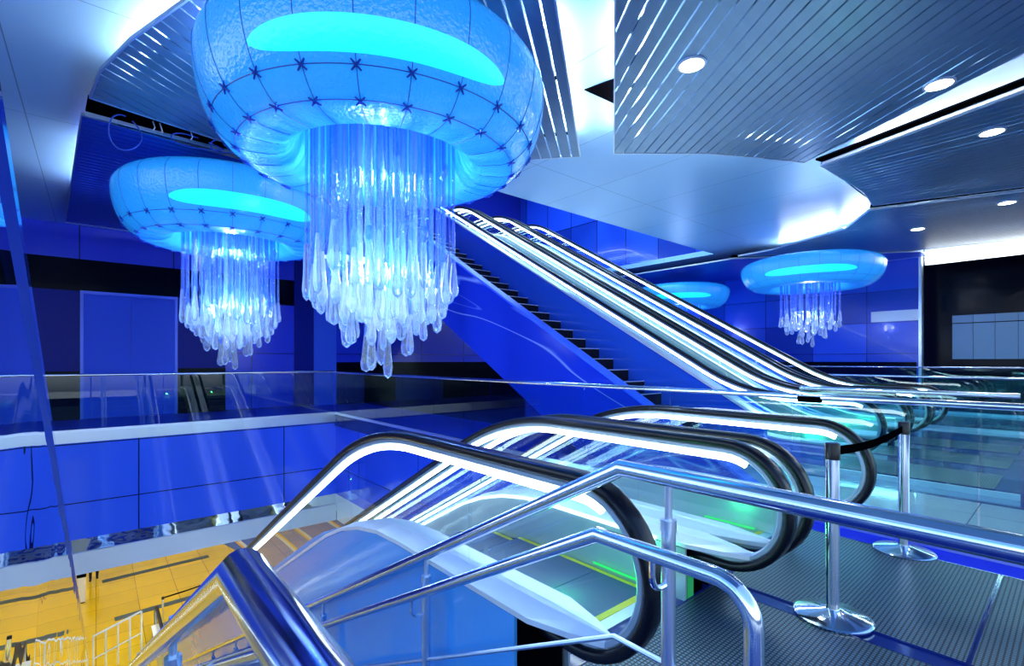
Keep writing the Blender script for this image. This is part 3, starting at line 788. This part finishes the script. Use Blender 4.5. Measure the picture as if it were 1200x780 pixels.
def belt(par, p, q, z, sag=.03):
    b = MB(); pts = [Vector((p[0]+(q[0]-p[0])*i/10, p[1]+(q[1]-p[1])*i/10, z-sag*math.sin(PI*i/10))) for i in range(11)]
    vs_ = []
    d = (pts[-1]-pts[0]).normalized(); nn = Vector((-d.y, d.x, 0))*.0012
    for pt in pts:
        for s2, dz in ((-1,-.025),(1,-.025),(1,.025),(-1,.025)): vs_.append(pt+nn*s2+Vector((0,0,dz)))
    fs = [(i*4+j, i*4+(j+1)%4, i*4+4+(j+1)%4, i*4+4+j) for i in range(10) for j in range(4)]+[(0,1,2,3),(43,42,41,40)]
    b.add([v-Vector(par.location) for v in vs_], fs); b.build('belt', M['black'], par)
belt(s0, (3.11,.88), (4.45,.84), .91)
# lower hall stanchions and frame
l0 = copy_tree(s0); l0.location = (1.72, 20.1, ZL); l0['label'] = 'distant belt stanchion standing on the yellow lower floor'
l1 = copy_tree(s1); l1.location = (3.6, 20.6, ZL); l1['label'] = 'distant belt stanchion farther right on the yellow lower floor, seen past the handrail'
for l in (l0, l1):
    for ch in kids(l):
        if ch.name.startswith('belt') and not ch.name.startswith('belt_head'): bpy.data.objects.remove(ch)
belt(l0, (1.77,20.1), (3.55,20.6), ZL+.91)
fr = thing('barrier_frame', 'white tubular barrier frame on the yellow lower floor', 'barrier', (.30, 18.4, ZL))
b = MB(); b.tube([(-.35,0,1.0),(.75,0,1.35)], .03, 8); b.build('top_rail', M['trim_white'], fr)
for k in range(5):
    b = MB(); x = -.35+.275*k; b.tube([(x,0,0),(x,0,1.0+.35*k/4)], .022, 8); b.build('post', M['trim_white'], fr)
b = MB(); b.tube([(-.35,0,.35),(.75,0,.7)], .02, 8); b.build('lower_rail', M['trim_white'], fr)
bn = thing('waste_bin', 'beige upright bin on the lower floor by the glass screen edge', 'bin', (-.5, 24.0, ZL))
b = MB(); b.box(-.22,.22,-.2,.2,.04,.95); b.build('body', M['beige'], bn)
b = MB(); b.box(-.24,.24,-.22,.22,.95,1.06); b.build('lid', M['black'], bn)
b = MB(); b.box(-.2,.2,-.18,.18,0,.04); b.build('plinth', M['black'], bn)

# ------------------------------------------------------------------ person on the lower floor (legs in view under the slab)
def person(loc):
    t = thing('person', 'person in dark clothes walking on the lower floor, legs visible below the beige slab edge', 'person', loc)
    joints = {'pel':(0,0,.95),'ch':(0,.02,1.3),'nk':(0,.02,1.48),'hd':(0,0,1.62),'ht':(0,0,1.74),
              'lh':(-.1,0,.9),'lk':(-.11,-.12,.5),'la':(-.11,.02,.09),'lt':(-.12,-.16,.04),'rh':(.1,0,.9),'rk':(.1,-.02,.5),'ra':(.1,.16,.10),'rt':(.11,.0,.04),
              'ls':(-.19,.02,1.42),'le':(-.24,.05,1.14),'lw':(-.25,-.06,.9),'rs':(.19,.02,1.42),'re':(.24,.06,1.14),'rw':(.25,-.04,.9)}
    rad = {'pel':.14,'ch':.15,'nk':.055,'hd':.09,'ht':.07,'lh':.09,'lk':.062,'la':.045,'lt':.035,'rh':.09,'rk':.062,'ra':.045,'rt':.035,'ls':.06,'le':.045,'lw':.03,'rs':.06,'re':.045,'rw':.03}
    ed = [('pel','ch'),('ch','nk'),('nk','hd'),('hd','ht'),('pel','lh'),('lh','lk'),('lk','la'),('la','lt'),('pel','rh'),('rh','rk'),('rk','ra'),('ra','rt'),('ch','ls'),('ls','le'),('le','lw'),('ch','rs'),('rs','re'),('re','rw')]
    for side in ('l','r'):
        w = joints[side+'w']; sg = -1 if side == 'l' else 1
        joints[side+'p'] = (w[0], w[1]-.02, w[2]-.08); rad[side+'p'] = .026; ed.append((side+'w', side+'p'))
        for k, ln in enumerate((.075,.085,.08,.065)):
            y0 = -.03+.02*k
            a = (w[0], w[1]+y0-.02, w[2]-.12); c2 = (w[0]-.01*sg, w[1]+y0-.03, w[2]-.12-ln)
            joints[side+'f%d' % k] = a; joints[side+'g%d' % k] = c2; rad[side+'f%d' % k] = .009; rad[side+'g%d' % k] = .008
            ed += [(side+'p', side+'f%d' % k), (side+'f%d' % k, side+'g%d' % k)]
        joints[side+'th'] = (w[0]-.02*sg, w[1]-.07, w[2]-.10); rad[side+'th'] = .010; ed.append((side+'p', side+'th'))
    names = list(joints)
    me = bpy.data.meshes.new('body'); me.from_pydata([joints[k] for k in names], [(names.index(a), names.index(c2)) for a, c2 in ed], [])
    me.materials.append(M['cloth'])
    o = bpy.data.objects.new('body', me); COL.objects.link(o); o.parent = t
    sk_ = o.modifiers.new('skin', 'SKIN')
    for i, k in enumerate(names): me.skin_vertices[0].data[i].radius = (rad[k], rad[k])
    me.skin_vertices[0].data[0].use_root = True
    o.modifiers.new('sub', 'SUBSURF').levels = 1
    b = MB(); b.lathe([(0,-.02),(.10,.0),(.115,.06),(.10,.13),(.05,.17),(0,.18)], (0,.015,1.60), 16); b.build('hair', M['hair'], t, True)
    return t
try:
    person((-.05, 26.0, ZL))
except Exception as ex:
    print('person', ex)

# ------------------------------------------------------------------ chandeliers
RM, RA, RUP, RDN = 1.07, .40, .27, .62        # ring radius, half width and the two half heights of its section
def shell_pt(phi, th, grow=0):     # phi 0 = outer equator, positive up; the inner side turns up sharply into the hole
    c, q = math.cos(phi), math.sin(phi)
    k = c if c > 0 else -(abs(c)**.42)
    rr = RM+(RA+grow)*k
    z = ((RUP if q > 0 else RDN)+grow)*q
    return (rr*math.cos(th), rr*math.sin(th), z)
def make_chandelier(label, nstrand, detail):
    t = thing('jellyfish_chandelier', label, 'chandelier', (0,0,0), 'jellyfish chandeliers')
    NS = 96
    def ring(phis):
        m = MB(); vs_ = [shell_pt(p, 2*PI*k/NS) for p in phis for k in range(NS)]
        m.add(vs_, [(i*NS+k, i*NS+(k+1)%NS, (i+1)*NS+(k+1)%NS, (i+1)*NS+k) for i in range(len(phis)-1) for k in range(NS)])
        return m
    ring(frange(0, 2*PI, 64)).build('ring_shell', M['torus'], t, True)
    lb = MB(); NA = 40                                   # reflection of a bright source, put in as a glowing patch facing the camera
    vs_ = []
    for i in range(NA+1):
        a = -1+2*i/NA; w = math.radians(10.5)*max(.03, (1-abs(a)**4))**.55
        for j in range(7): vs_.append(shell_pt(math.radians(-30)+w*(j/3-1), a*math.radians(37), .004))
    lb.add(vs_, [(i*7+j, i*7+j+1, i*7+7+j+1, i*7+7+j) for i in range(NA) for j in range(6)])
    lb.build('reflection_patch', M['band'], t, True)
    c = MB(); c.lathe([(.12,.30),(.12,.44),(.0,.44)], n=20); c.lathe([(0,.27),(.78,.27),(.78,.31),(0,.31)], n=40); c.build('canopy', M['trim_white'], t, True)
    sm = MB(); NSEG = 24
    for k in range(NSEG):
        th = 2*PI*(k+.5)/NSEG
        sm.tube([shell_pt(p, th, .001) for p in frange(math.radians(40), math.radians(-100), 22)], .003, 5)
    for ph in (math.radians(-47), math.radians(-74)):
        sm.tube([shell_pt(ph, 2*PI*k/96, .001) for k in range(97)], .004, 5)
    sm.build('seam', M['seam'], t)
    if detail:
        for ph in (math.radians(-47), math.radians(-74)):
            for k in range(NSEG):
                th = 2*PI*(k+.5)/NSEG
                m = MB(); o = Vector(shell_pt(ph, th, .012))
                du = (Vector(shell_pt(ph, th+.01, .012))-o).normalized(); dv = (Vector(shell_pt(ph+.01, th, .012))-o).normalized()
                for a in (PI/4, 3*PI/4, 5*PI/4, 7*PI/4):
                    m.tube([tuple(o), tuple(o+(du*math.cos(a)+dv*math.sin(a))*.045)], [.009, .006], 6)
                nrm = du.cross(dv).normalized()
                m.tube([tuple(o-nrm*.012), tuple(o+nrm*.012)], .012, 8)
                m.build('spider_clamp', M['clamp'], t, True)
    rnd = random.Random(3)
    GA = PI*(3-math.sqrt(5))
    for k in range(nstrand):
        rr = .66*math.sqrt((k+.5)/nstrand); th = k*GA
        x, y = rr*math.cos(th)+rnd.uniform(-.02,.02), rr*math.sin(th)+rnd.uniform(-.02,.02)
        fall = rnd.uniform(0, 1)
        zend = -1.72-.84*(1-(rr/.66))**.8*(.35+.65*fall)-rnd.uniform(-.12,.14)
        ln = rnd.uniform(.30,.50); br = rnd.uniform(.036,.056)
        s_ = MB()
        r0 = rnd.uniform(.011,.017)
        s_.lathe([(r0*.9,.26),(r0,-.5),(r0*.8,-1.0),(r0,zend+ln+.25),(r0*1.1,zend+ln)], (x,y,0), 8)
        ob = s_.build('crystal_strand', M['crystal'], t, True)
        d_ = MB(); d_.lathe([(r0*1.1,ln),(r0*1.7,ln*.78),(br*.75,ln*.45),(br,ln*.22),(br*.8,ln*.07),(br*.4,.012),(0,0)], (x,y,zend), 10)
        d_.build('drop', M['drop'], ob, True)
        if k % 4 == 0:
            zz = rnd.uniform(-1.5,-.5)
            d2 = MB(); d2.lathe([(0,.07),(r0*1.9,.04),(r0*2.3,0),(r0*1.8,-.04),(0,-.07)], (x,y,zz), 8); d2.build('bead', M['crystal'], ob, True)
    xs = MB()                                             # thinner strands between, too many to tell apart
    for k in range(nstrand):
        rr = .66*math.sqrt(rnd.random()); th = rnd.uniform(0, 2*PI); z1 = -1.25-.75*(1-rr/.66)*rnd.random()-rnd.uniform(0,.3)
        xs.lathe([(.006,.26),(.009,-.6),(.008,z1+.2),(.016,z1+.07),(.019,z1+.03),(.008,z1)], (rr*math.cos(th), rr*math.sin(th), 0), 6)
    tag(xs.build('thin_strands', M['crystal'], t, True), kind='stuff')
    lamp = MB(); lamp.lathe([(0,.262),(.60,.262),(.60,.268),(0,.268)], n=32); lamp.build('lamp_disc', M['lamp_disc'], t)
    return t
M['lamp_disc'] = E('chandelier_lamp', (.16, .34, 1.0), 2.2)
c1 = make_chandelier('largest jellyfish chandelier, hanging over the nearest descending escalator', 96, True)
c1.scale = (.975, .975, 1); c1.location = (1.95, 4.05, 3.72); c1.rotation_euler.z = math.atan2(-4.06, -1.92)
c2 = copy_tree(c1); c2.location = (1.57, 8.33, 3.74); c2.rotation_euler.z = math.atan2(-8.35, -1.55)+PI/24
c2['label'] = 'second jellyfish chandelier behind the largest one, near the blue door'
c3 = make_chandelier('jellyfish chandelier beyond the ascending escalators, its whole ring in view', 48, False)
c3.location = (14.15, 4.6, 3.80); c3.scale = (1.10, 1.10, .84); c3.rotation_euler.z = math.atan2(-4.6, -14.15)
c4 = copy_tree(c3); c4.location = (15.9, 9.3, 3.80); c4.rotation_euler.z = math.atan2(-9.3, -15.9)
c4['label'] = 'farthest jellyfish chandelier, only the right end of its ring above the escalators'

# ------------------------------------------------------------------ light
def area(name, loc, rot, size, col, power, sy=None):
    l = bpy.data.lights.new(name, 'AREA'); l.color = col; l.energy = power; l.size = size
    if sy: l.shape = 'RECTANGLE'; l.size_y = sy
    o = bpy.data.objects.new(name, l); COL.objects.link(o); o.location = loc; o.rotation_euler = rot
    return o
def point(name, loc, col, power, r=.1):
    l = bpy.data.lights.new(name, 'POINT'); l.color = col; l.energy = power; l.shadow_soft_size = r
    o = bpy.data.objects.new(name, l); COL.objects.link(o); o.location = loc; return o
def spot(name, loc, col, power, ang=110):
    l = bpy.data.lights.new(name, 'SPOT'); l.color = col; l.energy = power; l.spot_size = math.radians(ang); l.spot_blend = .6; l.shadow_soft_size = .1
    o = bpy.data.objects.new(name, l); COL.objects.link(o); o.location = loc; return o
for (x, y), lab in DL: spot('downlight_beam', (x, y, ZI-.03), (.75,.88,1), 60)
for x, y in ((1.95,4.05), (1.57,8.33)):
    point('chandelier_glow', (x, y, 2.2), (.82,.91,1), 165, .06); point('chandelier_glow', (x, y, 3.05), (.7,.85,1), 36, .05)
for x, y in ((14.15,4.6), (15.9,9.3)): point('chandelier_glow', (x, y, 2.6), (.8,.9,1), 35, .15)
for x in (2.12, 3.64): point('comb_lamp', (x, 2.05, .10), (.05,1,.22), 3.5, .03)
for x in (7.92, 9.44, 10.96): point('comb_lamp', (x, 2.85, .14), (.05,1,.35), 8, .03)
# unseen lamps added under the slab to light the lower floor
for x in (-4, 1, 6, 11):
    for y in (15, 20, 25):
        t = thing('added_ceiling_lamp', 'added flat white lamp, unseen, on the lower concourse ceiling', 'lamp', (x, y, -2.6), 'added lower concourse lamps')
        b = MB(); b.box(-.6,.6,-.15,.15,-.05,0); b.build('diffuser', M['warm'], t)  # diffuser of the added lamp
        b = MB(); b.box(-.64,.64,-.19,.19,-.012,0); b.build('housing', M['trim_white'], t)
w = bpy.data.worlds.new('world'); sc.world = w; w.use_nodes = True
bg = w.node_tree.nodes['Background']; bg.inputs[1].default_value = 1.5
wt = w.node_tree; tc = wt.nodes.new('ShaderNodeTexCoord'); sx = wt.nodes.new('ShaderNodeSeparateXYZ'); cr = wt.nodes.new('ShaderNodeValToRGB')
ma = wt.nodes.new('ShaderNodeMath'); ma.operation = 'MULTIPLY_ADD'; ma.inputs[1].default_value = .5; ma.inputs[2].default_value = .5
wt.links.new(tc.outputs['Generated'], sx.inputs[0]); wt.links.new(sx.outputs[2], ma.inputs[0]); wt.links.new(ma.outputs[0], cr.inputs[0]); wt.links.new(cr.outputs[0], bg.inputs[0])
e = cr.color_ramp.elements                      # added surround light: pale band shaped for streaks on the rails, deep blue above
e[0].position = .47; e[0].color = (.02, .05, .16, 1)
e[1].position = 1; e[1].color = (.10, .22, .60, 1)
for p, c in ((.50, (.95, 1.2, 1.4, 1)), (.60, (.80, 1.05, 1.3, 1)), (.70, (.20, .42, .9, 1))):
    x = e.new(p); x.color = c
